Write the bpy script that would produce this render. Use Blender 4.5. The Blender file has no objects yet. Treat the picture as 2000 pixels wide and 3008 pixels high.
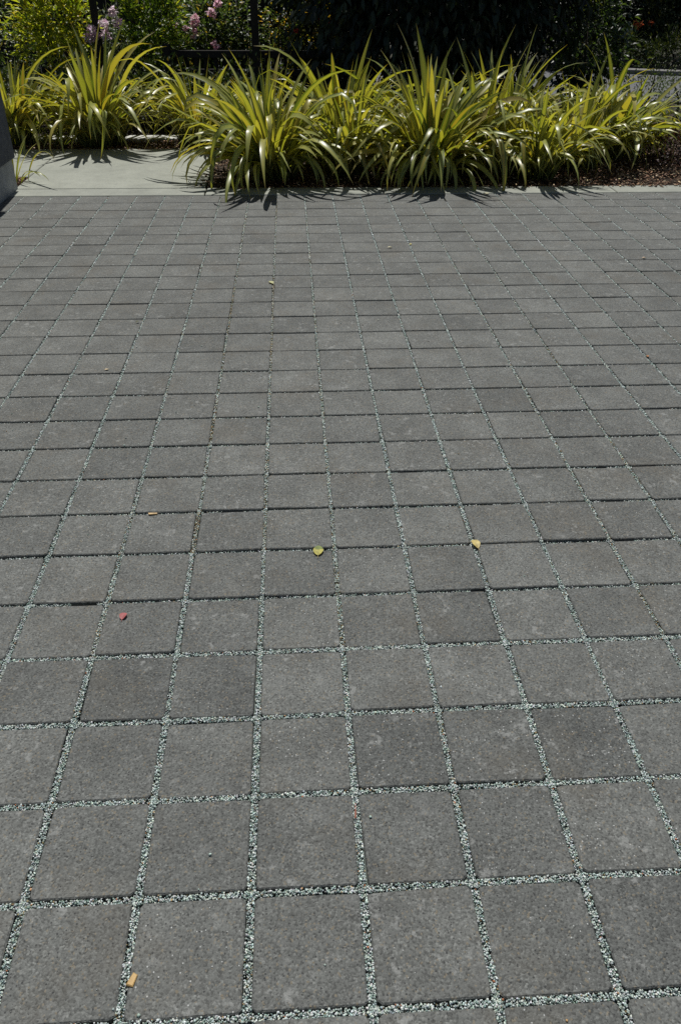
import bpy, math, random
import numpy as np
from mathutils import Matrix, Vector

# ------------------------------------------------------------------ camera, sky, sun, exposure
scn = bpy.context.scene
COL = scn.collection
cam_d = bpy.data.cameras.new('camera')
cam = bpy.data.objects.new('camera', cam_d); COL.objects.link(cam)
CR = Vector((0.99830026, -0.05789108, 0.00672374))
CU = Vector((0.02770359, 0.57287591, 0.81917379))
CF = Vector((0.05127472, 0.81759514, -0.57350596))
m = Matrix((CR, CU, -CF)).transposed().to_4x4()
m.translation = Vector((0.12294565, -0.63616779, 1.5573534))
cam.matrix_world = m
cam_d.sensor_fit = 'VERTICAL'; cam_d.sensor_height = 23.7; cam_d.lens = 2284.0 / 3008 * 23.7
cam_d.clip_start = 0.05; cam_d.clip_end = 2000
scn.camera = cam

SUN_EL, SUN_AZ = math.radians(65), math.radians(-4)      # azimuth measured from +Y towards +X
world = bpy.data.worlds.new('World'); scn.world = world; world.use_nodes = True
nt = world.node_tree
sky = nt.nodes.new('ShaderNodeTexSky'); sky.sky_type = 'NISHITA'; sky.sun_disc = False
sky.sun_elevation = SUN_EL; sky.sun_rotation = SUN_AZ
nt.links.new(sky.outputs[0], nt.nodes['Background'].inputs[0])
nt.nodes['Background'].inputs[1].default_value = 0.05
sun_d = bpy.data.lights.new('sun', 'SUN'); sun_d.energy = 4.7; sun_d.angle = math.radians(0.5); sun_d.color = (1.0, 0.975, 0.92)
sun = bpy.data.objects.new('sun', sun_d); COL.objects.link(sun)
sd = Vector((math.sin(SUN_AZ) * math.cos(SUN_EL), math.cos(SUN_AZ) * math.cos(SUN_EL), math.sin(SUN_EL)))
sun.rotation_euler = sd.to_track_quat('Z', 'Y').to_euler(); sun.location = (0, 30, 40)
vs = scn.view_settings
vs.view_transform = 'Standard'; vs.look = 'None'; vs.gamma = 1.0; vs.exposure = 0.0; vs.use_curve_mapping = False
scn.cycles.use_denoising = False
scn.cycles.max_bounces = 8; scn.cycles.transparent_max_bounces = 8

rnd = random.Random(7)
rng = np.random.default_rng(11)

# ------------------------------------------------------------------ helpers: nodes and materials
class NB:
    """small node builder around one material"""
    def __init__(self, name, rough=0.6, spec=0.5):
        self.m = bpy.data.materials.new(name); self.m.use_nodes = True
        self.t = self.m.node_tree; self.b = self.t.nodes['Principled BSDF']
        self.out = self.t.nodes['Material Output']
        self.b.inputs['Roughness'].default_value = rough
        self.b.inputs['Specular IOR Level'].default_value = spec
    def n(self, t, **kw):
        x = self.t.nodes.new(t)
        for k, v in kw.items(): setattr(x, k, v)
        return x
    def l(self, a, b): self.t.links.new(a, b)
    def pos(self):
        return self.n('ShaderNodeNewGeometry').outputs['Position']
    def noise(self, vec, scale, detail=3, rough=0.55):
        x = self.n('ShaderNodeTexNoise'); x.inputs['Scale'].default_value = scale
        x.inputs['Detail'].default_value = detail; x.inputs['Roughness'].default_value = rough
        self.l(vec, x.inputs['Vector']); return x.outputs['Fac']
    def voro(self, vec, scale, feature='F1'):
        x = self.n('ShaderNodeTexVoronoi'); x.feature = feature; x.inputs['Scale'].default_value = scale
        self.l(vec, x.inputs['Vector']); return x
    def ramp(self, fac, stops):
        x = self.n('ShaderNodeValToRGB'); e = x.color_ramp.elements
        while len(e) < len(stops): e.new(0.5)
        for el, (p, c) in zip(e, stops):
            el.position = p; el.color = (c[0], c[1], c[2], 1) if not isinstance(c, (int, float)) else (c, c, c, 1)
        self.l(fac, x.inputs[0]); return x.outputs[0]
    def math(self, op, a, b=0.0, clamp=False):
        x = self.n('ShaderNodeMath'); x.operation = op; x.use_clamp = clamp
        for i, v in enumerate((a, b)):
            if isinstance(v, (int, float)): x.inputs[i].default_value = v
            else: self.l(v, x.inputs[i])
        return x.outputs[0]
    def mix(self, fac, a, b, mode='MIX'):
        x = self.n('ShaderNodeMix'); x.data_type = 'RGBA'; x.blend_type = mode
        for s, v in ((x.inputs[0], fac), (x.inputs[6], a), (x.inputs[7], b)):
            if isinstance(v, (int, float)): s.default_value = v
            elif isinstance(v, tuple): s.default_value = (v[0], v[1], v[2], 1)
            else: self.l(v, s)
        return x.outputs[2]
    def attr(self, name, out='Fac'):
        x = self.n('ShaderNodeAttribute'); x.attribute_name = name; return x.outputs[out]
    def bump(self, h, strength, dist):
        x = self.n('ShaderNodeBump'); x.inputs['Distance'].default_value = dist
        if isinstance(strength, (int, float)): x.inputs['Strength'].default_value = strength
        else: self.l(strength, x.inputs['Strength'])
        self.l(h, x.inputs['Height']); self.l(x.outputs[0], self.b.inputs['Normal'])
    def col(self, c):
        if isinstance(c, tuple): self.b.inputs['Base Color'].default_value = (*c, 1)
        else: self.l(c, self.b.inputs['Base Color'])

def mat_paver():
    k = NB('paver_concrete', 0.82, 0.35)
    tone = k.attr('tone')
    p = k.n('ShaderNodeVectorMath'); p.operation = 'ADD'
    cx = k.n('ShaderNodeCombineXYZ'); k.l(k.math('MULTIPLY', tone, 37.0), cx.inputs[2])
    k.l(k.pos(), p.inputs[0]); k.l(cx.outputs[0], p.inputs[1]); v = p.outputs[0]
    ag = k.voro(v, 260); agc = k.n('ShaderNodeSeparateColor'); k.l(ag.outputs['Color'], agc.inputs[0])
    fine = k.noise(v, 420, 2)
    mid = k.noise(v, 165, 3)
    big = k.noise(v, 7, 3)
    base = k.ramp(tone, [(0.0, (0.112, 0.116, 0.109)), (0.4, (0.103, 0.107, 0.101)), (0.75, (0.093, 0.097, 0.092)), (1.0, (0.081, 0.085, 0.081))])
    c = k.mix(1.0, base, k.ramp(agc.outputs[0], [(0.0, 0.55), (0.4, 0.96), (0.85, 1.12), (1.0, 1.55)]), 'MULTIPLY')
    c = k.mix(1.0, c, k.ramp(mid, [(0.25, 0.62), (0.45, 1.0), (0.75, 1.18)]), 'MULTIPLY')
    c = k.mix(1.0, c, k.ramp(big, [(0.28, 0.80), (0.72, 1.17)]), 'MULTIPLY')
    # slow stains that run across many pavers
    st = k.noise(k.pos(), 0.9, 4, 0.6)
    c = k.mix(1.0, c, k.ramp(st, [(0.3, 0.88), (0.7, 1.10)]), 'MULTIPLY')
    # brownish dirt in blotches
    dirt = k.noise(k.pos(), 3.1, 5, 0.65)
    c = k.mix(k.ramp(dirt, [(0.52, 0.0), (0.75, 0.45)]), c, (0.095, 0.082, 0.062))
    # open pits, warm and pale aggregate grains
    pv = k.voro(v, 115); pc = k.n('ShaderNodeSeparateColor'); k.l(pv.outputs['Color'], pc.inputs[0])
    pit = k.math('MULTIPLY', k.math('LESS_THAN', pv.outputs['Distance'], 0.22), k.math('GREATER_THAN', k.math('ADD', pc.outputs[0], k.math('MULTIPLY', tone, 0.25)), 0.72))
    c = k.mix(k.math('MULTIPLY', pit, 0.9), c, (0.032, 0.033, 0.033))
    warm = k.math('GREATER_THAN', agc.outputs[1], 0.955)
    c = k.mix(k.math('MULTIPLY', warm, 0.5), c, (0.20, 0.165, 0.11))
    ag2 = k.voro(v, 150); a2 = k.n('ShaderNodeSeparateColor'); k.l(ag2.outputs['Color'], a2.inputs[0])
    near = k.math('LESS_THAN', ag2.outputs['Distance'], 0.24)
    white = k.math('MULTIPLY', k.math('GREATER_THAN', a2.outputs[2], 0.972), near)
    c = k.mix(k.math('MULTIPLY', white, 0.8), c, (0.42, 0.43, 0.42))
    # efflorescence smudges and pale scuffs
    sm = k.noise(v, 34, 6, 0.7); sg = k.noise(v, 6, 3)
    c = k.mix(k.math('MULTIPLY', k.ramp(sm, [(0.57, 0.0), (0.64, 0.6)]), k.ramp(sg, [(0.45, 0.0), (0.57, 1.0)])), c, (0.24, 0.245, 0.235))
    soft = k.noise(v, 11, 4, 0.6)
    c = k.mix(k.ramp(soft, [(0.58, 0.0), (0.75, 0.35)]), c, (0.17, 0.175, 0.17))
    mp = k.n('ShaderNodeMapping'); mp.inputs['Rotation'].default_value = (0, 0, 0.5); mp.inputs['Scale'].default_value = (70, 7, 7); k.l(v, mp.inputs[0])
    sc = k.noise(mp.outputs[0], 1.0, 3, 0.6); gate = k.noise(v, 5, 2)
    scr = k.math('MULTIPLY', k.ramp(sc, [(0.70, 0.0), (0.76, 0.6)]), k.ramp(gate, [(0.52, 0.0), (0.6, 1.0)]))
    c = k.mix(scr, c, (0.24, 0.24, 0.235))
    k.col(c)
    h = k.math('ADD', k.math('MULTIPLY', fine, 0.5), k.math('MULTIPLY', mid, 0.9))
    h = k.math('SUBTRACT', h, k.math('MULTIPLY', ag.outputs['Distance'], 0.5))
    h = k.math('SUBTRACT', h, k.math('MULTIPLY', pit, 0.5))
    k.bump(h, k.math('ADD', k.math('MULTIPLY', tone, 0.35), 0.45), 0.003)
    return k.m

def mat_concrete(name, c0, c1, sc=1.0, rough=0.8):
    k = NB(name, rough, 0.35); v = k.pos()
    a = k.noise(v, 1.7 * sc, 5, 0.6); b = k.noise(v, 60, 3); f = k.noise(v, 380, 2)
    c = k.ramp(a, [(0.3, c0), (0.7, c1)])
    c = k.mix(1.0, c, k.ramp(b, [(0.25, 0.88), (0.75, 1.1)]), 'MULTIPLY')
    c = k.mix(1.0, c, k.ramp(f, [(0.25, 0.85), (0.75, 1.14)]), 'MULTIPLY')
    s2 = k.noise(v, 5.5, 6, 0.7)
    c = k.mix(1.0, c, k.ramp(s2, [(0.3, 0.84), (0.5, 1.0), (0.7, 1.12)]), 'MULTIPLY')
    sp = k.voro(v, 22); d = k.math('LESS_THAN', sp.outputs['Distance'], 0.045)
    c = k.mix(k.math('MULTIPLY', d, 0.6), c, (0.06, 0.06, 0.055))
    k.col(c); k.bump(k.math('ADD', f, b), 0.35, 0.0015)
    return k.m

def mat_tinted(name, rough=0.6, spec=0.4, transl=0.0, bumpy=0.0, tcol=1.5, tmul=(1.25, 1.2, 0.45)):
    """colour comes from the piece's own 'tint' attribute"""
    k = NB(name, rough, spec)
    c = k.attr('tint', 'Color')
    nz = k.noise(k.pos(), 60, 2)
    c = k.mix(1.0, c, k.ramp(nz, [(0.25, 0.75), (0.75, 1.25)]), 'MULTIPLY')
    k.col(c)
    if bumpy: k.bump(k.noise(k.pos(), 500, 2), bumpy, 0.002)
    if transl:
        tr = k.n('ShaderNodeBsdfTranslucent')
        k.l(k.mix(1.0, c, tuple(q * tcol for q in tmul), 'MULTIPLY'), tr.inputs[0])
        mx = k.n('ShaderNodeMixShader'); mx.inputs[0].default_value = transl
        k.l(k.b.outputs[0], mx.inputs[1]); k.l(tr.outputs[0], mx.inputs[2]); k.l(mx.outputs[0], k.out.inputs[0])
    return k.m

def mat_flax():
    k = NB('flax_leaf', 0.33, 0.42)
    uv = k.n('ShaderNodeUVMap'); sx = k.n('ShaderNodeSeparateXYZ'); k.l(uv.outputs[0], sx.inputs[0])
    u = k.math('ABSOLUTE', k.math('SUBTRACT', k.math('MULTIPLY', sx.outputs[0], 2.0), 1.0))
    ri = k.n('ShaderNodeObjectInfo').outputs['Random']
    cv = k.n('ShaderNodeCombineXYZ')
    k.l(k.math('MULTIPLY', sx.outputs[0], 9.0), cv.inputs[0]); k.l(k.math('MULTIPLY', sx.outputs[1], 0.7), cv.inputs[1])
    k.l(k.math('MULTIPLY', ri, 91.0), cv.inputs[2])
    st = k.noise(cv.outputs[0], 1.6, 3, 0.6)
    r2 = k.math('FRACT', k.math('MULTIPLY', ri, 17.31)); r3 = k.math('FRACT', k.math('MULTIPLY', ri, 53.7))
    yellow = k.ramp(r2, [(0.0, (0.43, 0.42, 0.09)), (0.4, (0.57, 0.52, 0.12)), (0.75, (0.65, 0.55, 0.14)), (0.93, (0.55, 0.38, 0.06)), (0.97, (0.42, 0.24, 0.06)), (1.0, (0.24, 0.14, 0.06))])
    green = k.ramp(r3, [(0.0, (0.07, 0.13, 0.025)), (0.6, (0.13, 0.20, 0.04)), (1.0, (0.22, 0.27, 0.06))])
    edge = k.math('ADD', u, k.math('MULTIPLY', k.math('SUBTRACT', st, 0.5), 1.5))
    band = k.math('ADD', k.math('MULTIPLY', r3, 0.5), 0.40)
    f = k.math('MULTIPLY', k.math('SUBTRACT', edge, band), 4.0, True)
    f = k.math('ADD', k.math('MULTIPLY', f, 1.0), 0.5, True)
    c = k.mix(f, yellow, green)
    rim = k.math('GREATER_THAN', u, 0.92)
    c = k.mix(k.math('MULTIPLY', rim, 0.5), c, (0.26, 0.10, 0.03))
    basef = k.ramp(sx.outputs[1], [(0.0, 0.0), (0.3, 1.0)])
    c = k.mix(basef, (0.06, 0.085, 0.02), c)  # blade base darkened in the colour to stand in for deep shade
    tipf = k.ramp(sx.outputs[1], [(0.93, 0.0), (1.0, 0.7)])
    c = k.mix(tipf, c, (0.22, 0.12, 0.05))
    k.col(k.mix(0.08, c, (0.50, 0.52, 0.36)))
    k.bump(k.noise(cv.outputs[0], 3, 1), 0.12, 0.002)
    tr = k.n('ShaderNodeBsdfTranslucent'); k.l(k.mix(1.0, c, (1.48, 1.38, 0.42), 'MULTIPLY'), tr.inputs[0])
    mx = k.n('ShaderNodeMixShader'); mx.inputs[0].default_value = 0.40
    k.l(k.b.outputs[0], mx.inputs[1]); k.l(tr.outputs[0], mx.inputs[2]); k.l(mx.outputs[0], k.out.inputs[0])
    return k.m

def mat_noise(name, c0, c1, scale, rough=0.85, bump=0.5, dist=0.01, detail=4, stretch=None):
    k = NB(name, rough, 0.3); v = k.pos()
    if stretch:
        mp = k.n('ShaderNodeMapping'); mp.inputs['Scale'].default_value = stretch; k.l(v, mp.inputs[0]); v = mp.outputs[0]
    a = k.noise(v, scale, detail, 0.62); b = k.noise(v, scale * 7, 2)
    c = k.mix(1.0, k.ramp(a, [(0.3, c0), (0.7, c1)]), k.ramp(b, [(0.25, 0.75), (0.75, 1.25)]), 'MULTIPLY')
    k.col(c); k.bump(k.math('ADD', a, k.math('MULTIPLY', b, 0.4)), bump, dist)
    return k.m

M = dict(
    paver=mat_paver(), flax=mat_flax(),
    concrete=mat_concrete('path_concrete', (0.215, 0.225, 0.19), (0.27, 0.28, 0.24)),
    kerbc=mat_concrete('kerb_concrete', (0.21, 0.22, 0.19), (0.26, 0.27, 0.235), 2.0),
    walkc=mat_concrete('sidewalk_concrete', (0.42, 0.42, 0.40), (0.5, 0.5, 0.47)),
    wallbase=mat_concrete('wall_base_concrete', (0.25, 0.26, 0.27), (0.36, 0.37, 0.38), 3.0),
    stucco=mat_noise('dark_stucco', (0.075, 0.08, 0.092), (0.10, 0.105, 0.12), 3, 0.9, 0.6, 0.004, 6),
    stone=mat_tinted('joint_stone', 0.6, 0.4), chip=mat_tinted('bark_chip', 0.7, 0.35, 0, 0.3),
    leaf=mat_tinted('leaf_glossy', 0.42, 0.4, 0.42), leafm=mat_tinted('leaf_matte', 0.6, 0.35, 0.2),
    leafd=mat_tinted('leaf_dark', 0.45, 0.35, 0.08, 0, 0.6), petal=mat_tinted('petal', 0.6, 0.3, 0.5, 0, 1.15, (1.0, 0.97, 1.0)),
    dry=mat_tinted('dry_leaf', 0.55, 0.35, 0.15, 0.3, 0.8),
    bed=mat_noise('bedding_sand', (0.08, 0.10, 0.09), (0.16, 0.18, 0.165), 90, 0.9, 0.8, 0.004),
    soil=mat_noise('soil', (0.018, 0.012, 0.008), (0.05, 0.034, 0.022), 14, 0.95, 0.9, 0.02),
    ground=mat_noise('ground_earth', (0.02, 0.022, 0.012), (0.05, 0.045, 0.028), 2.5, 0.95, 0.7, 0.03),
    asphalt=mat_noise('asphalt', (0.085, 0.088, 0.093), (0.115, 0.118, 0.123), 30, 0.85, 0.4, 0.004),
    oldkerb=mat_noise('old_kerb', (0.12, 0.118, 0.112), (0.19, 0.185, 0.175), 8, 0.9, 0.5, 0.006),
    wood=mat_noise('dark_wood', (0.012, 0.010, 0.009), (0.03, 0.026, 0.022), 10, 0.85, 0.5, 0.004, 4, (1, 1, 0.15)),
    bark=mat_noise('bark', (0.03, 0.022, 0.015), (0.075, 0.06, 0.045), 25, 0.9, 0.8, 0.01, 4, (1, 1, 0.3)),
    wire=mat_noise('wire_metal', (0.05, 0.05, 0.05), (0.09, 0.09, 0.09), 40, 0.5),
    bluebox=mat_noise('blue_grey_paint', (0.16, 0.19, 0.22), (0.22, 0.25, 0.28), 6, 0.5, 0.1),
)

# ------------------------------------------------------------------ helpers: objects
def obj(name, mesh, mat=None, parent=None, loc=None):
    o = bpy.data.objects.new(name, mesh); COL.objects.link(o)
    if mat and not mesh.materials: mesh.materials.append(mat)
    if parent: o.parent = parent
    if loc: o.location = loc
    return o
def tag(o, label=None, cat=None, group=None, kind=None):
    for k, v in (('label', label), ('category', cat), ('group', group), ('kind', kind)):
        if v: o[k] = v
    return o
def empty(name, loc, label=None, cat=None, group=None):
    o = bpy.data.objects.new(name, None); COL.objects.link(o); o.location = loc
    o.empty_display_size = 0.1
    return tag(o, label, cat, group)
def mesh_py(name, v, f, smooth=False):
    me = bpy.data.meshes.new(name); me.from_pydata([tuple(map(float, x)) for x in v], [], [tuple(x) for x in f]); me.update()
    if smooth: me.polygons.foreach_set('use_smooth', [True] * len(me.polygons))
    return me
def mesh_np(name, V, T, tint=None, smooth=False, uv=None):
    """V (n,3) float, T (m,3) int triangles, tint (n,3) per vertex"""
    me = bpy.data.meshes.new(name)
    V = np.ascontiguousarray(V, np.float32); T = np.ascontiguousarray(T, np.int32)
    me.vertices.add(len(V)); me.vertices.foreach_set('co', V.ravel())
    me.loops.add(T.size); me.loops.foreach_set('vertex_index', T.ravel())
    me.polygons.add(len(T)); me.polygons.foreach_set('loop_start', np.arange(0, T.size, 3, dtype=np.int32))
    me.update(calc_edges=True)
    if smooth: me.polygons.foreach_set('use_smooth', np.ones(len(T), bool))
    if tint is not None:
        a = me.attributes.new('tint', 'FLOAT_COLOR', 'POINT')
        a.data.foreach_set('color', np.concatenate([tint, np.ones((len(V), 1))], 1).astype(np.float32).ravel())
    return me
def box_vf(x0, x1, y0, y1, z0, z1, bev=0.0):
    if not bev:
        v = [(x, y, z) for z in (z0, z1) for y in (y0, y1) for x in (x0, x1)]
        return v, [(0, 2, 3, 1), (4, 5, 7, 6), (0, 1, 5, 4), (2, 6, 7, 3), (0, 4, 6, 2), (1, 3, 7, 5)]
    b = bev
    v = [(x0, y0, z0), (x1, y0, z0), (x1, y1, z0), (x0, y1, z0),
         (x0, y0, z1 - b), (x1, y0, z1 - b), (x1, y1, z1 - b), (x0, y1, z1 - b),
         (x0 + b, y0 + b, z1), (x1 - b, y0 + b, z1), (x1 - b, y1 - b, z1), (x0 + b, y1 - b, z1)]
    f = [(3, 2, 1, 0), (8, 9, 10, 11)]
    for i in range(4):
        j = (i + 1) % 4
        f += [(i, j, 4 + j, 4 + i), (4 + i, 4 + j, 8 + j, 8 + i)]
    return v, f
def box(name, x0, x1, y0, y1, z0, z1, mat, parent=None, bev=0.0):
    return obj(name, mesh_py(name, *box_vf(x0, x1, y0, y1, z0, z1, bev)), mat, parent)
def tube(name, pts, radii, mat, parent=None, seg=8):
    """tapered tube along a polyline"""
    pts = [Vector(p) for p in pts]; v = []; f = []
    for i, p in enumerate(pts):
        t = (pts[min(i + 1, len(pts) - 1)] - pts[max(i - 1, 0)]).normalized()
        a = t.cross(Vector((0.31, 0.9, 0.1))).normalized(); b = t.cross(a)
        for k in range(seg):
            q = 2 * math.pi * k / seg
            v.append(p + (a * math.cos(q) + b * math.sin(q)) * radii[i])
    for i in range(len(pts) - 1):
        for k in range(seg):
            k2 = (k + 1) % seg
            f.append((i * seg + k, i * seg + k2, (i + 1) * seg + k2, (i + 1) * seg + k))
    f.append(tuple(range(seg))); f.append(tuple(range((len(pts) - 1) * seg, len(pts) * seg)))
    return obj(name, mesh_py(name, v, f, True), mat, parent)

def rand_rot(n):
    q = rng.normal(size=(n, 4)); q /= np.linalg.norm(q, axis=1)[:, None]
    w, x, y, z = q.T
    return np.stack([np.stack([1 - 2 * (y * y + z * z), 2 * (x * y - z * w), 2 * (x * z + y * w)], -1),
                     np.stack([2 * (x * y + z * w), 1 - 2 * (x * x + z * z), 2 * (y * z - x * w)], -1),
                     np.stack([2 * (x * z - y * w), 2 * (y * z + x * w), 1 - 2 * (x * x + y * y)], -1)], 1)
OCT_V = np.array([(1, 0, 0), (-1, 0, 0), (0, 1, 0), (0, -1, 0), (0, 0, 1), (0, 0, -1)], float)
OCT_F = np.array([(0, 2, 4), (2, 1, 4), (1, 3, 4), (3, 0, 4), (2, 0, 5), (1, 2, 5), (3, 1, 5), (0, 3, 5)])
def stones(name, C, size, tint, axes=(1, 1, 1), R=None):
    n = len(C)
    V = OCT_V[None] * (1 + rng.uniform(-0.35, 0.35, (n, 6, 3))) + rng.uniform(-0.25, 0.25, (n, 6, 3))
    V = V * np.asarray(axes) * size[:, None, None]
    if R is None: R = rand_rot(n)
    V = np.einsum('nij,nkj->nki', R, V) + C[:, None]
    T = OCT_F[None] + (np.arange(n) * 6)[:, None, None]
    return mesh_np(name, V.reshape(-1, 3), T.reshape(-1, 3), np.repeat(tint, 6, 0))

LEAF_S = np.array([(0, 0, 0), (0.42, -0.5, 0.10), (0.36, 0, -0.02), (0.42, 0.5, 0.10), (1, 0, -0.12)])
LEAF_SF = np.array([(0, 1, 2), (0, 2, 3), (1, 4, 2), (2, 4, 3)])
LEAF_L = np.array([(0, 0, 0), (0.22, -0.40, 0.09), (0.2, 0, 0), (0.22, 0.40, 0.09), (0.55, -0.5, 0.06), (0.55, 0, -0.03), (0.55, 0.5, 0.06), (0.82, -0.26, -0.05), (0.82, 0.26, -0.05), (1, 0, -0.2)])
LEAF_LF = np.array([(0, 1, 2), (0, 2, 3), (1, 4, 5), (1, 5, 2), (2, 5, 6), (2, 6, 3), (4, 7, 5), (5, 7, 9), (5, 9, 8), (5, 8, 6)])
def leaves(name, C, D, length, width, tint, big=False, roll=0.9):
    """leaf blades: base at C, pointing along D (n,3)"""
    n = len(C)
    D = D / np.linalg.norm(D, axis=1)[:, None]
    up = np.tile((0, 0, 1.0), (n, 1)) + rng.normal(0, roll * 0.5, (n, 3))
    S = np.cross(up, D); S /= np.linalg.norm(S, axis=1)[:, None] + 1e-9
    N = np.cross(D, S)
    base, fc = (LEAF_L, LEAF_LF) if big else (LEAF_S, LEAF_SF)
    P = base[None] * (1 + rng.uniform(-0.12, 0.12, (n, len(base), 1)))
    V = C[:, None] + P[..., 0:1] * length[:, None, None] * D[:, None] + P[..., 1:2] * width[:, None, None] * S[:, None] + P[..., 2:3] * length[:, None, None] * N[:, None]
    T = fc[None] + (np.arange(n) * len(base))[:, None, None]
    return mesh_np(name, V.reshape(-1, 3), T.reshape(-1, 3), np.repeat(tint, len(base), 0))

def palette(n, cols, w, jit=0.2):
    cols = np.array(cols); w = np.array(w, float); w /= w.sum()
    c = cols[rng.choice(len(cols), n, p=w)]
    return np.clip(c * rng.uniform(1 - jit, 1 + jit, (n, 1)) * rng.uniform(0.92, 1.08, (n, 3)), 0, 1)

def clumps(center, rad, n_tw, per, spread, fill=0.55):
    """twig centres through an ellipsoid (uneven), then leaf bases round each twig; returns points and outward directions"""
    d = rng.normal(size=(n_tw, 3)); d /= np.linalg.norm(d, axis=1)[:, None]
    r = rng.uniform(fill, 1.0, (n_tw, 1)) ** 0.8
    lump = 1 + 0.22 * np.sin(d[:, :1] * 5.1 + 1.3) * np.sin(d[:, 1:2] * 4.3 + 0.5) + 0.18 * np.sin(d[:, 2:3] * 7 + d[:, :1] * 3)
    tw = np.asarray(center) + d * r * lump * np.asarray(rad)
    P = np.repeat(tw, per, 0) + rng.normal(0, spread, (n_tw * per, 3))
    O = np.repeat(d, per, 0) + rng.normal(0, 0.6, (n_tw * per, 3))
    return P, O, tw

# ------------------------------------------------------------------ the ground and the paved court
PT = 0.23                                  # paver module
KERB_Y = 27 * PT                           # front edge of the kerb
tag(box('ground', -300, 300, -200, 600, -0.45, -0.13, M['ground']), kind='structure')
paving = box('paving', -9, 9, -4, KERB_Y, -0.128, -0.019, M['bed'])
tag(paving, 'dark grey square paver court with pale gravel joints', kind='structure')

def paver_vf(cx, cy, w, d, z, rz, tx, ty, pr):
    r, ch, hgt = 0.008, 0.0028, 0.075
    def ring(hw, hd, rr):
        o = []
        for sx, sy, flip in ((1, -1, 0), (1, 1, 1), (-1, 1, 0), (-1, -1, 1)):
            a = (sx * (hw - rr), sy * hd); b = (sx * hw, sy * (hd - rr))
            o += [b, a] if flip else [a, b]
        return o
    rings = [(ring(w / 2 - ch, d / 2 - ch, r - 0.002), 0.0), (ring(w / 2, d / 2, r), -ch), (ring(w / 2, d / 2, r), -hgt)]
    c, s = math.cos(rz), math.sin(rz); v = []
    jit = [(pr.gauss(0, .0007), pr.gauss(0, .0007)) for _ in range(8)]
    if pr.random() < 0.22:                                   # a knocked-off corner
        q = pr.randrange(8); jit[q] = tuple(-0.006 * pr.random() * math.copysign(1, p) for p in rings[1][0][q])
    for pts, zz in rings:
        for (x, y), (jx, jy) in zip(pts, jit):
            x += jx; y += jy
            v.append((cx + x * c - y * s, cy + x * s + y * c, z + zz + x * tx + y * ty))
    f = [tuple(range(8))]
    for k in (0, 8):
        for i in range(8):
            j = (i + 1) % 8
            f.append((k + i, k + 8 + i, k + 8 + j, k + j))
    return v, f
def in_view(x, y):
    d = Vector((x, y, 0)) - m.translation
    dep = d.dot(CF)
    if dep < 0.2: return 0
    px, py = 1000 + 2284 * d.dot(CR) / dep, 1504 - 2284 * d.dot(CU) / dep
    return (1 / dep ** 2) if (-120 < px < 2120 and py < 3200) else 0
cells = []
for r in range(-6, 27):
    for c in range(-24, 26):
        x, y = (c + 0.5) * PT, (r + 0.5) * PT
        if x < -2.2 and y > 7: continue
        cells.append((in_view(x, y), c, r))
cells.sort(reverse=True)
pr = random.Random(21)
restV, restF, restT = [], [], []
for i, (score, c, r) in enumerate(cells):
    t = 0.72 * pr.random()
    if (c, r) in ((-2, 3), (-1, 3), (2, 4), (1, 2), (3, 2), (0, 14), (-2, 13), (4, 10), (5, 9), (6, 11), (3, 0), (2, 2)): t = 0.7 + 0.3 * pr.random()
    lv = 1.0 if r < 8 else 0.55          # the far half of the court was laid flatter
    jw = max(0.0108, 0.0168 - 0.00045 * max(r, 0)) + pr.gauss(0, 0.0006)
    jd = (0.0155 if r < 5 else 0.0115 if r < 12 else 0.0095) + pr.gauss(0, 0.0006)
    v, f = paver_vf((c + 0.5) * PT + pr.gauss(0, 0.0011), (r + 0.5) * PT + pr.gauss(0, 0.0011), PT - jw, PT - jd,
                    pr.gauss(0, 0.0013) * lv, pr.gauss(0, 0.0036), pr.gauss(0, 0.0055) * lv, pr.gauss(0, 0.0055) * lv, pr)
    if i < 300 and score > 0:
        me = mesh_py('paver', v, f)
        a = me.attributes.new('tone', 'FLOAT', 'POINT'); a.data.foreach_set('value', [t] * len(v))
        obj('paver', me, M['paver'], paving)
    else:
        k = len(restV); restV += v; restF += [tuple(q + k for q in ff) for ff in f]; restT += [t] * len(v)
me = mesh_py('outer_pavers', restV, restF); a = me.attributes.new('tone', 'FLOAT', 'POINT'); a.data.foreach_set('value', restT)
tag(obj('outer_pavers', me, M['paver'], paving), kind='stuff')

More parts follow.
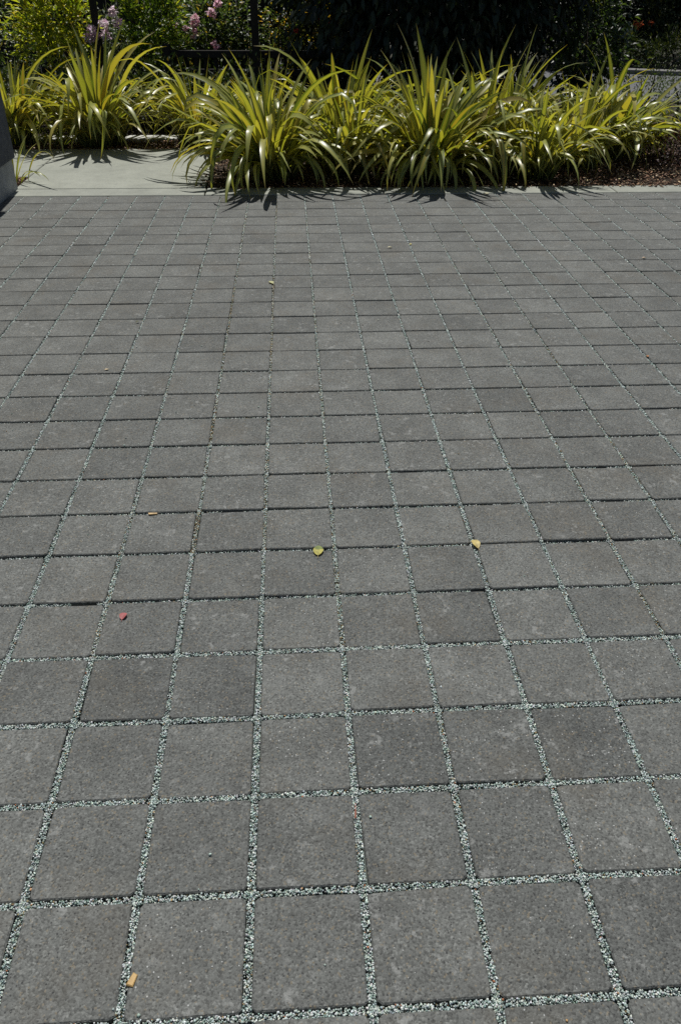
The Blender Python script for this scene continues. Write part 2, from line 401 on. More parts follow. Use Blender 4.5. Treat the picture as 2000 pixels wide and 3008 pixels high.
# joint gravel: crushed pale stone lying in the joints
def joint_stones():
    C = []; S = []; B = []
    for along in ('col', 'row'):
        rngl = range(-14, 16) if along == 'col' else range(-3, 27)
        for k in rngl:
            for seg in range(-4, 27) if along == 'col' else range(-14, 15):
                mx, my = (k * PT, (seg + .5) * PT) if along == 'col' else ((seg + .5) * PT, k * PT)
                sc = in_view(mx, my)
                if sc == 0: continue
                dep = sc ** -0.5
                st = 0.0025 if dep < 3.0 else (0.0030 if dep < 5 else 0.0038)
                fillw = max(0.0108, 0.0168 - 0.00196 * max(my, 0)) if along == 'col' else (0.0145 if my < 1.2 else 0.0115)
                n = int(PT * fillw / (st * st * 1.05))
                far = along == 'row' and my > 1.0
                if far: n = int(n * (0.75 if my < 2.9 else 0.6))
                u = rng.uniform(-PT / 2, PT / 2, n); w = rng.uniform(-fillw / 2, fillw / 2, n) * 0.97
                z = rng.uniform(-0.009, -0.0015, n)
                if far: z -= 0.0045 if my < 2.9 else 0.008
                elif my > 2.0: z -= 0.0022
                if far and rnd.random() < 0.14: # a stretch of joint that has lost some of its gravel
                    a0 = rng.uniform(-PT / 2, PT / 3); ln = rng.uniform(0.03, 0.10)
                    lost = (u > a0) & (u < a0 + ln); z[lost] -= 0.010; keep = ~lost | (rng.random(n) < 0.5); u, w, z = u[keep], w[keep], z[keep]
                n = len(u)
                x, y = (mx + w, my + u) if along == 'col' else (mx + u, my + w)
                C.append(np.stack([x, y, z], 1)); S.append(st * rng.uniform(0.55, 1.25, n))
                brown = (0.85 if (along == 'col' and k in (0, -1) and my > 1.3) else 0.4 if (along == 'col' and k in (1, -2, 5, 6) and my > 0.9) else 0.06) * rnd.uniform(0.3, 1.2)
                B.append(np.full(n, brown))
    # a few stones kicked up on the paver faces
    k = 900
    x, y = rng.uniform(-2.5, 3.2, k), rng.uniform(-0.3, 5.5, k)
    C.append(np.stack([x, y, np.full(k, 0.0012)], 1)); S.append(rng.uniform(0.0008, 0.0026, k) * (rng.random(k) ** 2 + 0.35)); B.append(np.full(k, 0.2))
    k = 70
    C.append(np.stack([rng.uniform(-1.2, 1.8, k), rng.uniform(-0.2, 3.5, k), np.full(k, 0.002)], 1)); S.append(rng.uniform(0.002, 0.0042, k)); B.append(np.full(k, 0.4))
    C = np.concatenate(C); S = np.concatenate(S); B = np.concatenate(B); n = len(C)
    T = palette(n, [(0.56, 0.60, 0.57), (0.38, 0.435, 0.41), (0.22, 0.29, 0.265), (0.12, 0.17, 0.155)], [0.28, 0.40, 0.26, 0.06], 0.25)
    br = rng.random(n) < B * 0.55
    T[br] = palette(br.sum(), [(0.22, 0.16, 0.07), (0.13, 0.10, 0.05), (0.33, 0.26, 0.16)], [3, 3, 2])
    rust = rng.random(n) < 0.008
    T[rust] = palette(rust.sum(), [(0.35, 0.14, 0.06), (0.4, 0.25, 0.12)], [1, 1])
    print('joint stones', n)
    return stones('joint_gravel', C, S, T)
tag(obj('joint_gravel', joint_stones(), M['stone'], paving), kind='stuff')

# kerb, concrete path, planting beds, sidewalk, road
kerb = box('kerb', -9, 9, KERB_Y + 0.012, KERB_Y + 0.25, -0.128, -0.03, M['soil'])
tag(kerb, 'flush pale concrete kerb strip along the paving', kind='structure')
xs = [-9, -6.4, -4.2, -2.22, -0.60, 0.90, 2.9, 4.7, 6.8, 9]
for a, b in zip(xs[:-1], xs[1:]):
    box('kerb_slab', a + 0.005, b - 0.005, KERB_Y + 0.010, KERB_Y + 0.252, -0.10, 0.004 + rnd.uniform(-.0015, .0015), M['kerbc'], kerb, 0.006)
path = box('path', -4.6, -0.62, KERB_Y + 0.262, 8.22, -0.128, -0.03, M['soil'])
tag(path, 'pale smooth concrete path beyond the paving', kind='structure')
box('slab', -2.215, -0.62, KERB_Y + 0.262, 8.24, -0.1, 0.004, M['concrete'], path, 0.006)
box('slab', -4.6, -2.225, 6.95, 8.24, -0.1, 0.003, M['concrete'], path, 0.006)
def soil_sheet(name, x0, x1, y0, y1, z, nx, ny, mat, amp=0.02):
    v = []; f = []
    for j in range(ny + 1):
        for i in range(nx + 1):
            e = 0 if i in (0, nx) or j in (0, ny) else 1
            v.append((x0 + (x1 - x0) * i / nx, y0 + (y1 - y0) * j / ny, z + e * rnd.uniform(-amp, amp)))
    for j in range(ny):
        for i in range(nx):
            q = j * (nx + 1) + i; f.append((q, q + 1, q + nx + 2, q + nx + 1))
    return tag(obj(name, mesh_py(name, v, f, True), mat), kind='structure')
soil_sheet('planting_bed', -0.615, 9, KERB_Y + 0.254, 12.0, -0.03, 90, 50, M['soil'])
soil_sheet('planting_bed', -7, -0.615, 8.245, 8.78, -0.03, 60, 10, M['soil'])
soil_sheet('planting_bed', -2.9, -2.22, KERB_Y + 0.262, 6.945, -0.03, 14, 10, M['soil'])
soil_sheet('planting_bed', -9, -0.615, 9.0, 15, -0.03, 70, 40, M['soil'])
soil_sheet('planting_bed', -0.61, 4.4, 12.0, 15, -0.03, 40, 20, M['soil'])
walk = box('edging', -9, -0.6, 8.785, 8.995, -0.12, -0.03, M['soil']); tag(walk, 'narrow pale concrete edging behind the flax row', kind='structure')
for i in range(7):
    box('slab', -9 + i * 1.2 + .004, -9 + (i + 1) * 1.2 - .004, 8.785, 8.995, -0.1, 0.012, M['walkc'], walk, 0.006)
rv = [(4.6, 12.3, -0.02), (30, 1.5, -0.02), (36, 4.6, -0.02), (6.0, 15.6, -0.02), (-4, 19.0, -0.02), (-6, 16.0, -0.02)]
tag(obj('road', mesh_py('road', rv, [(0, 1, 2, 3), (0, 3, 4, 5)]), M['asphalt']), kind='structure')
def strip(name, p0, p1, w, z0, z1, mat):
    a, b = Vector((*p0, 0)), Vector((*p1, 0)); d = (b - a).normalized(); n = Vector((-d.y, d.x, 0)) * w
    v = [(*q.xy, z) for z in (z0, z1) for q in (a, b, b + n, a + n)]
    return obj(name, mesh_py(name, v, [(3, 2, 1, 0), (4, 5, 6, 7), (0, 1, 5, 4), (1, 2, 6, 5), (2, 3, 7, 6), (3, 0, 4, 7)]), mat)
tag(strip('road_kerb', (6.0, 15.6), (36, 4.6), 0.32, -0.1, 0.05, M['oldkerb']), 'pale kerb along the far edge of the road', kind='structure')

# bark mulch over the beds
def mulch():
    P = []
    for (x0, x1, y0, y1, n) in ((-0.6, 5.5, 6.48, 8.8, 16000), (-4.5, -0.62, 8.26, 8.77, 4200), (-2.6, -2.235, 6.49, 6.93, 900), (2.6, 5.0, 6.48, 8.0, 4500), (5.5, 8, 7, 10, 2500), (-0.6, 5.5, 6.41, 6.50, 260), (-2.2, -0.62, 8.16, 8.27, 90), (-0.72, -0.58, 6.5, 8.2, 70), (2.9, 4.2, 6.38, 6.5, 90)):
        P.append(np.stack([rng.uniform(x0, x1, n), rng.uniform(y0, y1, n), rng.uniform(-0.028, 0.008, n) if n > 400 else np.full(n, 0.008)], 1))
    P = np.concatenate(P); n = len(P)
    T = palette(n, [(0.07, 0.036, 0.02), (0.17, 0.085, 0.047), (0.33, 0.20, 0.115), (0.52, 0.40, 0.26)], [0.28, 0.32, 0.25, 0.15], 0.3)
    az = rng.uniform(0, 2 * np.pi, n); ti = rng.normal(0, 0.35, n)
    c, s = np.cos(az), np.sin(az); ct, st = np.cos(ti), np.sin(ti)
    R = np.stack([np.stack([c * ct, -s, c * st], -1), np.stack([s * ct, c, s * st], -1), np.stack([-st, 0 * s, ct], -1)], 1)
    return stones('bark_mulch', P, rng.uniform(0.008, 0.024, n), T, (1, 0.5, 0.16), R)
tag(obj('bark_mulch', mulch(), M['chip']), 'brown bark chip mulch over the planting beds', 'mulch', kind='stuff')

# ------------------------------------------------------------------ garden wall at the left edge
w = empty('garden_wall', (-2.4, 5.0, 0), 'dark grey rendered wall on a pale concrete base at left edge', 'wall')
def wpart(name, x0, x1, y0, y1, z0, z1, mat, bev):
    o = box(name, x0 + 2.4, x1 + 2.4, y0 - 5, y1 - 5, z0, z1, mat, w, bev); return o
wpart('base', -2.565, -2.190, 2.0, 6.485, -0.12, 0.245, M['wallbase'], 0.004)
wpart('render_coat', -2.585, -2.165, 1.98, 6.505, 0.247, 1.75, M['stucco'], 0.01)
wpart('coping', -2.625, -2.125, 1.94, 6.545, 1.752, 1.81, M['wallbase'], 0.01)

# ------------------------------------------------------------------ flax
def blade(length, a0, bend, power, width, kink=None, twist=0.0, sway=0.0):
    """arching sword leaf in the XZ plane (leans towards +X); 12 segments, folded along the midrib"""
    n = 12; p = np.array((0.0, 0.0, 0.0)); v = []; uv = []; f = []
    for i in range(n + 1):
        t = i / n
        an = a0 - bend * t ** power
        if kink and t > kink[0]: an -= kink[1] * min(1, (t - kink[0]) / 0.10)
        T = np.array((math.cos(an), 0, math.sin(an))); N = np.array((-math.sin(an), 0, math.cos(an))); Bv = np.array((0, 1.0, 0))
        tw = twist * t
        B2 = Bv * math.cos(tw) + N * math.sin(tw); N2 = -Bv * math.sin(tw) + N * math.cos(tw)
        if i: p = p + T * length / n + Bv * (sway * (2 * t) * length / n)
        wd = width * (0.42 + 0.58 * min(1, t / 0.38) ** 0.8) * (1 - max(0, (t - 0.42) / 0.58) ** 2.1)
        wd = max(wd, 0.0012)
        fold = math.radians(62 * (1 - t) ** 1.7 + 7)
        for s in (-1, 0, 1):
            q = p + (B2 * s * wd / 2 * math.cos(fold) + N2 * abs(s) * wd / 2 * math.sin(fold))
            v.append(q); uv.append((0.5 + 0.5 * s, t))
    for i in range(n):
        for k in (0, 1):
            q = i * 3 + k; f.append((q, q + 1, q + 4, q + 3))
    me = mesh_py('leaf', v, f, True)
    l = me.uv_layers.new(name='UVMap')
    for lp in me.loops: l.data[lp.index].uv = uv[lp.vertex_index]
    me.materials.append(M['flax'])
    return me, min(q[2] for q in v[9:])
R_ = math.radians
fr = random.Random(5)
BL = {'up': [], 'arch': [], 'droop': []}
for i in range(26):
    BL['up'].append(blade(fr.uniform(0.74, 1.10), R_(fr.uniform(66, 88)), R_(fr.uniform(6, 44)), fr.uniform(1.4, 2.5), fr.uniform(0.048, 0.070), None, fr.uniform(-1.1, 1.1), fr.gauss(0, .10)))
for i in range(44):
    BL['arch'].append(blade(fr.uniform(0.74, 1.18), R_(fr.uniform(52, 80)), R_(fr.uniform(45, 115)), fr.uniform(1.3, 2.6), fr.uniform(0.048, 0.070), (fr.uniform(.5, .85), R_(fr.uniform(20, 90))) if fr.random() < .35 else None, fr.uniform(-1.0, 1.0), fr.gauss(0, .14)))
for i in range(44):
    BL['droop'].append(blade(fr.uniform(0.62, 1.05), R_(fr.uniform(50, 76)), R_(fr.uniform(100, 165)), fr.uniform(1.2, 2.2), fr.uniform(0.043, 0.062), (fr.uniform(.35, .65), R_(fr.uniform(30, 75))) if fr.random() < .35 else None, fr.uniform(-.6, .6), fr.gauss(0, .14)))
def flax(x, y, scale, n, label, seed, lean=0.0, mixw=(0.22, 0.46, 0.32)):
    r = random.Random(seed)
    e = empty('flax_plant', (x, y, -0.02), label, 'flax plant', 'yellow variegated flax clumps in the beds')
    e.rotation_euler = (r.gauss(0.03, 0.05), r.gauss(0, 0.07), r.uniform(0, 6.28))
    w0 = r.uniform(-0.09, 0.09); hv = r.uniform(0.9, 1.08); mixw = (max(.05, mixw[0] + w0), mixw[1], mixw[2] - w0)
    for i in range(n):
        kind = r.choices(('up', 'arch', 'droop'), mixw)[0]
        s = scale * r.uniform(0.70, 1.12) * (hv if kind == 'up' else 1.0)
        for _ in range(12):
            me, zmin = r.choice(BL[kind])
            if zmin * s > -0.0: break
        else: me = BL['up'][0][0]
        az = r.uniform(0, 2 * math.pi)
        o = bpy.data.objects.new('leaf', me); COL.objects.link(o); o.parent = e
        rad = scale * r.uniform(0.01, 0.20) * (0.6 if kind == 'up' else 1)
        fan = r.gauss(0, 0.6)
        o.location = (rad * math.cos(az + fan), rad * math.sin(az + fan), 0)
        o.rotation_euler = (r.gauss(0, 0.12), r.gauss(0, 0.07), az); o.scale = (s, s, s)
    return e
FL = [
 (-0.03, 6.92, 1.06, 231, 'wide flax clump in front, spilling over the corner of the concrete path', 1),
 (1.37, 6.90, 1.06, 231, 'wide flax clump at the kerb, in the middle of the front row', 2),
 (2.36, 6.84, 0.80, 140, 'small low flax clump at the kerb beside the bare mulch', 3),
 (0.62, 7.75, 1.08, 178, 'tall flax clump behind, filling the gap between the two wide front ones', 4),
 (1.45, 7.95, 1.02, 183, 'flax clump directly behind the middle clump of the front row', 12),
 (2.25, 7.80, 1.02, 162, 'flax clump in the back row, against the dark tree', 5),
 (3.35, 7.75, 1.02, 183, 'rightmost flax clump in the back row, in front of the road', 6),
 (-1.86, 8.50, 1.10, 189, 'tall flax clump centred behind the concrete path', 7),
 (-0.88, 8.55, 0.96, 162, 'flax clump behind the right end of the concrete path', 8),
 (-2.78, 8.58, 1.02, 151, 'flax clump rising behind the end of the dark wall', 9),
 (0.68, 7.02, 0.94, 129, 'flax clump filling the kerbside gap between the two wide front clumps', 14),
 (1.90, 7.12, 0.95, 140, 'flax clump wedged between the middle front clump and the small low one', 15),
 (2.88, 7.30, 0.95, 129, 'flax clump just behind the small low kerbside clump', 16),
 (-0.10, 8.35, 0.95, 118, 'flax clump half hidden behind the wide corner clump', 13),
]
for x, y, s, n, lab, seed in FL: flax(x, y, s, n, lab, seed)
flax(-2.36, 8.45, 0.55, 20, 'small young flax between the two clumps left of the path', 10, mixw=(.2, .4, .4))
flax(-2.30, 6.80, 0.55, 12, 'tiny flax seedling in the mulch pocket beside the wall base', 11, mixw=(.5, .4, .1))

# ------------------------------------------------------------------ shrubs, fence and trees behind
def shrub(name, label, cat, c, rad, n_tw, per, spread, ll, lw, cols, w, mat='leaf', big=False, up=0.0, stems=3, trunk_h=None, fill=0.35, group=None, crown='crown', stem_name='stem'):
    e = empty(name, (c[0], c[1], -0.03), label, cat, group)
    P, O, tw = clumps((0, 0, c[2] + 0.03), rad, n_tw, per, spread, fill)
    O[:, 2] += up
    keep = P[:, 2] > 0.03; P, O = P[keep], O[keep]; n = len(P)
    me = leaves(crown, P, O, rng.uniform(*ll, n), rng.uniform(*lw, n), palette(n, cols, w, 0.28), big)
    obj(crown, me, M[mat], e)
    for k in range(stems):
        tgt = tw[rng.integers(len(tw))]
        b = Vector((rnd.uniform(-.06, .06) * rad[0] * 2, rnd.uniform(-.06, .06), 0)); t = Vector(tgt) * 0.9
        mid = b.lerp(t, 0.5) + Vector((rnd.uniform(-.05, .05), rnd.uniform(-.05, .05), 0.08))
        r0 = 0.012 + 0.012 * rad[2]
        tube(stem_name, [b, mid, t], [r0, r0 * 0.7, r0 * 0.25], M['bark'], e, 6)
    return e
YG = [(0.26, 0.31, 0.03), (0.36, 0.38, 0.04), (0.12, 0.17, 0.02), (0.42, 0.33, 0.035)]
shrub('citrus_shrub', 'bright yellow-green leafy shrub at the back left, above the flax', 'shrub', (-2.62, 10.4, 1.08), (0.46, 0.36, 0.62), 210, 9, 0.055, (0.075, 0.125), (0.026, 0.042), YG, [4, 4, 3, 1], up=0.5)
shrub('green_shrub', 'mid green upright leafy shrub between lilac flowers and pink roses', 'shrub', (-1.50, 10.5, 1.05), (0.42, 0.38, 0.70), 260, 9, 0.055, (0.065, 0.105), (0.024, 0.038), [(0.09, 0.15, 0.02), (0.15, 0.21, 0.03), (0.05, 0.09, 0.015), (0.3, 0.3, 0.04)], [4, 3, 3, 1], up=0.4)
# lilac flower heads
e = shrub('lilac_flower_shrub', 'grey-green shrub with round lilac flower heads behind the dark stake', 'shrub', (-2.05, 10.75, 0.70), (0.36, 0.3, 0.48), 170, 9, 0.05, (0.04, 0.075), (0.02, 0.035), [(0.10, 0.13, 0.09), (0.16, 0.19, 0.14), (0.06, 0.09, 0.05)], [3, 2, 2], 'leafm')
def flower_head(parent, p, r, n, cols, w, name='flower_head', ll=0.6):
    d = rng.normal(size=(n, 3)); d /= np.linalg.norm(d, axis=1)[:, None]; d[:, 2] = d[:, 2] * 0.8 + 0.25
    P = d * r * rng.uniform(0.35, 0.75, (n, 1))
    me = leaves(name, P, d + rng.normal(0, .45, (n, 3)), np.full(n, r * ll), np.full(n, r * ll * 0.9), palette(n, cols, w, 0.2), True)
    return obj(name, me, M['petal'], parent, p)
def at(px, py, Y):
    d = CF + CR * ((px - 1000) / 2284) - CU * ((py - 1504) / 2284)
    t = (Y - m.translation.y) / d.y
    return m.translation + d * t
LIL = [(0.74, 0.60, 0.67), (0.84, 0.76, 0.79), (0.56, 0.40, 0.50)]
for px, py in ((333, 38), (305, 75), (272, 92), (262, 115), (280, 110), (345, 72), (312, 105)):
    q = at(px, py, 10.22) - e.location; flower_head(e, q, 0.064, 46, LIL, [3, 2, 2])
# roses
RL = [(0.055, 0.09, 0.035), (0.10, 0.14, 0.05), (0.03, 0.05, 0.02), (0.16, 0.16, 0.035), (0.40, 0.27, 0.04)]
PK = [(0.74, 0.50, 0.56), (0.84, 0.66, 0.70), (0.60, 0.30, 0.38)]
def rose_bush(label, c, rad, n_tw, flowers, w, cols=PK):
    e = shrub('rose_bush', label, 'rose bush', c, rad, n_tw, 9, 0.05, (0.045, 0.075), (0.03, 0.05), RL, w, 'leaf', stems=7, fill=0.15, group='rose bushes behind the low fence')
    for px, py, Y, r in flowers:
        q = at(px, py, Y - 0.28) - e.location; flower_head(e, q, r * 0.95, 30, cols, [3, 2, 2], 'rose', 0.85)
    return e
rose_bush('rose bush with several pink blooms behind the low dark fence', (-0.85, 11.15, 0.80), (0.75, 0.42, 0.66), 480,
          [(640, 12, 10.95, .05), (622, 40, 10.9, .055), (573, 58, 10.85, .055), (570, 75, 10.85, .05), (572, 102, 10.8, .055), (633, 136, 10.75, .052), (524, 76, 10.85, .03), (545, 84, 10.85, .038)], [4, 3, 4, 1, 0.3])
rose_bush('rose bush with yellowing leaves and one red bloom beside the tall post', (0.45, 11.2, 0.82), (0.75, 0.45, 0.72), 500,
          [(938, 57, 10.85, .042), (968, 70, 10.85, .02), (871, 95, 10.8, .035)], [4, 3, 4, 2, 1.6], [(0.5, 0.05, 0.045), (0.6, 0.10, 0.09), (0.4, 0.03, 0.05)])
shrub('leafy_shrub', 'dense small-leaved dark shrub filling the far left corner', 'shrub', (-3.65, 11.0, 0.75), (0.65, 0.6, 0.95), 420, 9, 0.06, (0.035, 0.06), (0.02, 0.035), RL, [4, 3, 4, 1, .2], up=0.2)
for i, (x, lab) in enumerate(((-3.3, 'dark low undergrowth shrub behind the flax by the wall end'), (-2.35, 'dark low undergrowth shrub below the bright yellow-green shrub'), (-1.4, 'dark low undergrowth shrub behind the middle of the path'), (-0.45, 'dark low undergrowth shrub in front of the low fence'))):
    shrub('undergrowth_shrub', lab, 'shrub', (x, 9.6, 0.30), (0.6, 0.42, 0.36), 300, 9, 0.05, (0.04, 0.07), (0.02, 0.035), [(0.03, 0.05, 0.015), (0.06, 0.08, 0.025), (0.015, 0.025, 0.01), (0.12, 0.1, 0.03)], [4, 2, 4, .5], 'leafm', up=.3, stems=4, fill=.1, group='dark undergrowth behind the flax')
# made-up dark board backdrop that keeps the gaps behind the shrubs dark
fe = empty('added_backdrop', (0, 12.6, 0), 'tall dark board backdrop added to darken the gaps behind the shrubs', 'fence')
for i in range(46):
    box('board', -5.6 + i * 0.152, -5.6 + i * 0.152 + 0.146, 0 + rnd.uniform(0, .006), 0.022, -0.12, 2.1 + rnd.uniform(-.02, .02), M['wood'], fe, 0.003)
for x in (-5.3, -3.4, -1.5, 0.4, 1.3): box('post', x, x + 0.1, 0.03, 0.13, -0.12, 2.0, M['wood'], fe, 0.004)
# low lattice fence and tall posts with wires
lf = empty('low_fence', (0, 10.25, 0), 'low dark wooden fence with rails and pickets before the rose bushes', 'fence')
for z0, z1 in ((0.66, 0.735), (0.47, 0.54), (0.22, 0.29)): box('rail', -1.30, 0.98, -0.02, 0.02, z0, z1, M['wood'], lf, 0.004)
for i in range(19):
    x = -1.25 + i * 0.12
    box('picket', x, x + 0.045, 0.022, 0.04, -0.03, 0.66, M['wood'], lf, 0.003)
for x in (-1.36, 0.985): box('post', x, x + 0.085, -0.04, 0.045, -0.12, 0.80, M['wood'], lf, 0.005)
def tall_post(px, Y, label, wd):
    p = at(px, 0, Y)
    o = empty('trellis_post', (p.x, Y, 0), label, 'post', 'dark posts of the wire trellis')
    box('shaft', -wd / 2, wd / 2, -wd / 2, wd / 2, -0.12, 2.3, M['wood'], o, 0.006)
    box('cap', -wd / 2 - .012, wd / 2 + .012, -wd / 2 - .012, wd / 2 + .012, 2.302, 2.33, M['wood'], o, 0.006)
    return p.x
xa = tall_post(272, 10.3, 'dark slim post standing beside the lilac flowers', 0.075)
xb = tall_post(745, 10.16, 'dark post rising from the low fence in front of the roses', 0.085)
we = empty('trellis_wire', (0, 10.3, 1.0), 'thin horizontal wires strung left of the dark slim post', 'wire')
for z in (-.15, 0.0, 0.15, .3, .5, .7): tube('wire', [(-5, 0, z), (-3.6, 0.01, z - .012), (xa, 0, z)], [0.002] * 3, M['wire'], we, 5)

# big dark tree with hanging leaves
def tree(name, label, x, y, trunk_h, cz, rad, n_tw, per, ll, lw, cols, w, mat, big, hang=-0.8, spread=0.13, fill=0.5, group=None, tr=0.11):
    e = empty(name, (x, y, -0.05), label, 'tree', group)
    P, O, tw = clumps((0, 0, cz), rad, n_tw, per, spread, fill)
    O[:, 2] += hang
    keep = P[:, 2] > 0.12; P, O = P[keep], O[keep]; n = len(P)
    obj('crown', leaves('crown', P, O, rng.uniform(*ll, n), rng.uniform(*lw, n), palette(n, cols, w, 0.3), big), M[mat], e)
    tube('trunk', [(0, 0, 0), (0.03, 0.02, trunk_h * .5), (-0.02, 0.04, trunk_h), (0.05, 0, trunk_h + rad[2] * .6)], [tr * 1.25, tr, tr * .85, tr * .25], M['bark'], e, 10)
    for k in range(7):
        t = Vector(tw[rng.integers(len(tw))]); s = Vector((0, 0.03, trunk_h * rnd.uniform(.6, 1.1)))
        tube('limb', [s, s.lerp(t, .5) + Vector((0, 0, .15)), t], [tr * .45, tr * .28, tr * .08], M['bark'], e, 6)
    return e
DK = [(0.018, 0.030, 0.012), (0.028, 0.042, 0.018), (0.010, 0.018, 0.009)]
tree('dark_tree', 'large dark tree with drooping leaves hanging behind the flax', 2.05, 10.8, 1.3, 2.35, (1.85, 1.35, 2.45), 2100, 10, (0.10, 0.17), (0.04, 0.065), DK, [3, 2, 3], 'leafd', True)
tree('dark_tree', 'dark tree rising behind the added board backdrop', -1.5, 14.6, 1.6, 3.2, (3.2, 1.4, 2.2), 1300, 9, (0.10, 0.16), (0.05, 0.08), DK, [3, 2, 3], 'leafd', False)
shrub('glossy_shrub', 'shaded green shrub at the right flank of the dark tree', 'shrub', (4.02, 10.9, 0.80), (0.50, 0.5, 0.95), 320, 9, 0.07, (0.06, 0.10), (0.03, 0.05), [(0.03, 0.055, 0.02), (0.06, 0.09, 0.025), (0.015, 0.03, 0.012)], [3, 1, 3], 'leaf', up=-0.2)

# right background: verge beyond the road
DG = [(0.03, 0.045, 0.015), (0.05, 0.065, 0.022), (0.018, 0.03, 0.01), (0.12, 0.12, 0.03)]
for i, (x, y, rx, rz, lab) in enumerate(((6.3, 16.9, 0.9, 0.42, 'low green shrub beyond the road, nearest the dark tree'), (7.7, 16.8, 0.8, 0.36, 'low green shrub beyond the road, under the orange flowers'), (9.2, 16.4, 0.9, 0.35, 'low dark shrub beyond the road at the right edge'))):
    shrub('verge_shrub', lab, 'shrub', (x, y, 0.22), (rx, 0.5, rz), 240, 9, 0.06, (0.05, 0.1), (0.015, 0.03), DG, [4, 2, 4, .4], 'leafm', up=0.6, stems=2, group='low shrubs beyond the road')
e = shrub('orange_flower_shrub', 'shrub with orange flowers in shade beyond the road', 'shrub', (7.75, 18.2, 0.7), (0.5, 0.4, 0.6), 170, 9, 0.07, (0.06, 0.1), (0.03, 0.05), DG, [4, 3, 3, 2], 'leafm')
for px, py in ((1866, 68), (1880, 72), (1873, 80), (1910, 70)):
    flower_head(e, at(px, py, 17.6) - e.location, 0.06, 26, [(0.55, 0.13, 0.04), (0.6, 0.2, 0.06)], [1, 1])
shrub('bright_leaf_shrub', 'light green leafy branch lit by the sun at upper right', 'shrub', (6.05, 15.9 + 1.3, 1.15), (0.65, 0.4, 0.35), 90, 8, 0.06, (0.06, 0.11), (0.03, 0.05), [(0.07, 0.10, 0.02), (0.12, 0.14, 0.03)], [1, 1], 'leaf')
shrub('grey_shrub', 'large rounded grey-green twiggy shrub at the top right corner', 'shrub', (10.0, 18.2, 1.0), (1.25, 1.0, 1.15), 900, 10, 0.06, (0.03, 0.06), (0.012, 0.02), [(0.11, 0.11, 0.085), (0.16, 0.155, 0.125), (0.05, 0.055, 0.04)], [3, 2, 3], 'leafm')
bx = empty('utility_box', (at(1825, 110, 17.3).x, 17.3, 0), 'small blue-grey box among the shaded shrubs beyond the road', 'box')
box('body', -0.13, 0.13, -0.1, 0.1, 0.30, 0.56, M['bluebox'], bx, 0.01)
box('lid', -0.15, 0.15, -0.12, 0.12, 0.562, 0.60, M['bluebox'], bx, 0.015)
box('post', -0.04, 0.04, -0.04, 0.04, -0.12, 0.299, M['wood'], bx, 0.004)
tree('added_shade_tree', 'tree added for shade, with a broad crown, far behind the road', 8.5, 20.5, 1.9, 3.6, (4.2, 1.6, 2.6), 1500, 9, (0.12, 0.2), (0.06, 0.1), DK, [3, 2, 3], 'leafd', False, hang=-.3, tr=.18, group='trees added for shade beyond the road')  # both far trees are added so their high crowns shade the verge
tree('added_shade_tree', 'tree added for shade far behind, between the dark tree and the road', 3.5, 19.0, 1.9, 3.2, (2.8, 1.5, 2.9), 1000, 9, (0.12, 0.2), (0.06, 0.1), DK, [3, 2, 3], 'leafd', False, hang=-.3, tr=.16, group='trees added for shade beyond the road')

for i, (x, y, lab) in enumerate(((4.3, 17.6, 'dark hedge shrub beyond the road, beside the dark tree'), (6.2, 18.6, 'dark hedge shrub beyond the road behind the blue-grey box'), (8.3, 19.3, 'dark hedge shrub beyond the road behind the orange flowers'), (10.6, 19.9, 'dark hedge shrub beyond the road behind the grey rounded shrub'))):
    shrub('hedge_shrub', lab, 'shrub', (x, y, 0.75), (1.25, 0.6, 0.95), 700, 9, 0.08, (0.08, 0.14), (0.05, 0.08), DK, [3, 2, 3], 'leafd', stems=4, fill=.1, group='dark hedge beyond the road')
# right bed: small-leaved plants and burgundy ground cover
for x, y, rx, rz, n, lab in ((4.10, 8.9, .50, .40, 230, 'sparse small-leaved green shrub behind the rightmost flax'), (4.75, 9.3, .55, .36, 230, 'sparse small-leaved green shrub at the right edge before the road')):
    shrub('small_leaf_shrub', lab, 'shrub', (x, y, rz * .95), (rx, .4, rz), n, 7, 0.03, (0.02, 0.04), (0.012, 0.022), [(0.05, 0.08, 0.02), (0.08, 0.11, 0.03), (0.03, 0.05, 0.015)], [3, 1, 2], 'leafm', up=.4, stems=8, group='small-leaved shrubs at the right')
shrub('burgundy_shrub', 'low dark burgundy-leaved ground cover at the right edge', 'shrub', (4.02, 7.55, 0.13), (0.62, .55, .2), 300, 9, 0.035, (0.02, 0.045), (0.014, 0.026), [(0.035, 0.012, 0.014), (0.06, 0.02, 0.022), (0.02, 0.01, 0.01), (0.03, 0.04, 0.02)], [3, 2, 2, 1], 'leafm', stems=4)

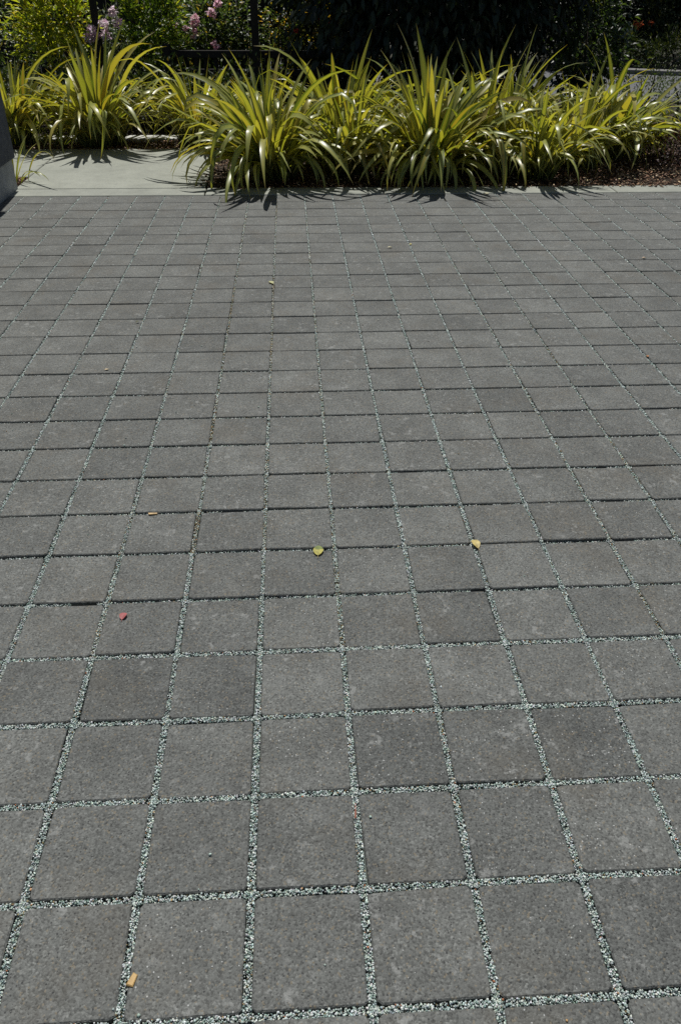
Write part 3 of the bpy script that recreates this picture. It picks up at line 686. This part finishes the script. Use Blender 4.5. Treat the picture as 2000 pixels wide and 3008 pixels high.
# ------------------------------------------------------------------ litter on the paving
def gp(px, py, z=0.0):
    d = CF + CR * ((px - 1000) / 2284) - CU * ((py - 1504) / 2284)
    return m.translation + d * ((z - m.translation.z) / d.z)
def litter(px, py, ln, wd, rz, col, label, z=0.003, name='fallen_leaf', cat='leaf', spots=None):
    """a thin curled leaf: pointed blade, raised rim, bent midrib, short stalk"""
    p = gp(px, py); nu, nv = 8, 4; v = []; f = []; cols = []
    cup, arch, tw = rnd.uniform(.10, .32), rnd.uniform(-.10, .16), rnd.uniform(-.35, .35)
    for i in range(nu + 1):
        t = i / nu; hw = wd / 2 * (math.sin(math.pi * min(1, t * .96 + .04)) ** 0.75) * (1 + rnd.uniform(-.07, .07))
        for j in range(nv + 1):
            q = 2 * j / nv - 1
            y = q * hw; zz = cup * abs(q) ** 1.6 * hw * 1.6 + arch * ln * math.sin(math.pi * t) + tw * (t - .5) * y + 0.001 + rnd.uniform(0, .0006)
            v.append(((t - .5) * ln, y, max(zz, 0.0006)))
            c = spots if (spots and (abs(t - .8) + rnd.uniform(-.15, .15) < .25)) else col
            g = rnd.uniform(.82, 1.15) * (0.8 if j == nv // 2 else 1); cols += [c[0] * g, c[1] * g, c[2] * g, 1]
    for i in range(nu):
        for j in range(nv):
            q = i * (nv + 1) + j; f.append((q, q + 1, q + nv + 2, q + nv + 1))
    k = len(v); sl = ln * .28
    v += [(-ln / 2 - sl, -.0007, .0012), (-ln / 2 - sl, .0007, .0012), (-ln / 2 + .003, .0009, .0022), (-ln / 2 + .003, -.0009, .0022)]
    f.append((k, k + 1, k + 2, k + 3)); cols += [col[0] * .5, col[1] * .45, col[2] * .4, 1] * 4
    me = mesh_py(name, v, f, True)
    a = me.attributes.new('tint', 'FLOAT_COLOR', 'POINT'); a.data.foreach_set('color', cols)
    o = obj(name, me, M['dry'], None, (p.x, p.y, z)); o.rotation_euler = (rnd.gauss(0, .05), rnd.gauss(0, .05), rz)
    return tag(o, label, cat, 'litter on the paving')
litter(797, 831, .060, .026, 1.9, (0.50, 0.50, 0.27), 'pale yellow leaf lying on the far pavers near the middle')
litter(935, 1619, .050, .034, 1.5, (0.42, 0.38, 0.09), 'green-yellow leaf with brown tip lying over a joint at the centre', spots=(0.16, 0.20, 0.05))
litter(1395, 1601, .044, .028, 1.8, (0.52, 0.42, 0.16), 'small yellow leaf on a joint crossing right of centre')
litter(365, 1813, .028, .023, 1.4, (0.40, 0.12, 0.12), 'red petal lying on a paver at the left', name='fallen_petal', cat='petal')
litter(1145, 729, .034, .016, 0.1, (0.50, 0.46, 0.28), 'tan leaf lying on the far pavers, left of its pair')
litter(1205, 718, .026, .018, 1.3, (0.42, 0.36, 0.12), 'curled yellow leaf in a far joint, right of its pair')
litter(1427, 571, .060, .032, 0.3, (0.52, 0.48, 0.30), 'cream leaf resting on the kerb in front of the flax', z=0.008)
litter(315, 1088, .020, .012, 0.4, (0.55, 0.42, 0.24), 'tan leaf scrap on a row joint at the left', name='leaf_scrap', cat='leaf scrap')
litter(1900, 1048, .018, .013, 1.0, (0.45, 0.2, 0.08), 'orange leaf scrap near the right edge', name='leaf_scrap', cat='leaf scrap')
litter(1890, 760, .026, .020, 0.0, (0.55, 0.42, 0.32), 'pale pinkish leaf scrap on the far right pavers', name='leaf_scrap', cat='leaf scrap')
litter(405, 948, .020, .016, 0.4, (0.06, 0.07, 0.02), 'dark green weed scrap in a far left joint', name='leaf_scrap', cat='leaf scrap')
def splinter(px, py, ln, wd, th, rz, col, label, z):
    p = gp(px, py); v, f = box_vf(-ln / 2, ln / 2, -wd / 2, wd / 2, -th / 2, th / 2, min(wd, th) * .25)
    v = [(x * (1 + .12 * y / wd), y * (1 - .3 * x / ln), zz + .15 * th * x / ln) for x, y, zz in v]
    me = mesh_py('wood_chip', v, f); a = me.attributes.new('tint', 'FLOAT_COLOR', 'POINT'); a.data.foreach_set('color', [*col, 1] * len(v))
    o = obj('wood_chip', me, M['dry'], None, (p.x, p.y, z)); o.rotation_euler = (.12, .08, rz)
    tag(o, label, 'wood chip', 'litter on the paving')
splinter(390, 2880, .023, .012, .007, 1.2, (0.50, 0.33, 0.13), 'orange-brown wood chip in a joint at the lower left', 0.001)
splinter(450, 1511, .030, .008, .004, 0.1, (0.55, 0.38, 0.18), 'thin tan wood splinter in a row joint left of centre', 0.003)
splinter(1044, 2380, .040, .004, .003, 1.5, (0.22, 0.08, 0.05), 'thin reddish twig in a joint near the bottom centre', -0.002)
# weed sprig on the kerb joint
we = empty('weed_sprig', gp(705, 569), 'tiny green weed sprig at the kerb edge before the corner flax', 'weed')
P = rng.normal(0, 0.012, (16, 3)); P[:, 2] = abs(P[:, 2]) * .6 + .008
D = rng.normal(0, 1, (16, 3)); D[:, 2] = abs(D[:, 2]) + .3
obj('foliage', leaves('foliage', P, D, rng.uniform(.015, .03, 16), rng.uniform(.006, .012, 16), palette(16, [(0.07, 0.16, 0.03)], [1])), M['leafm'], we)
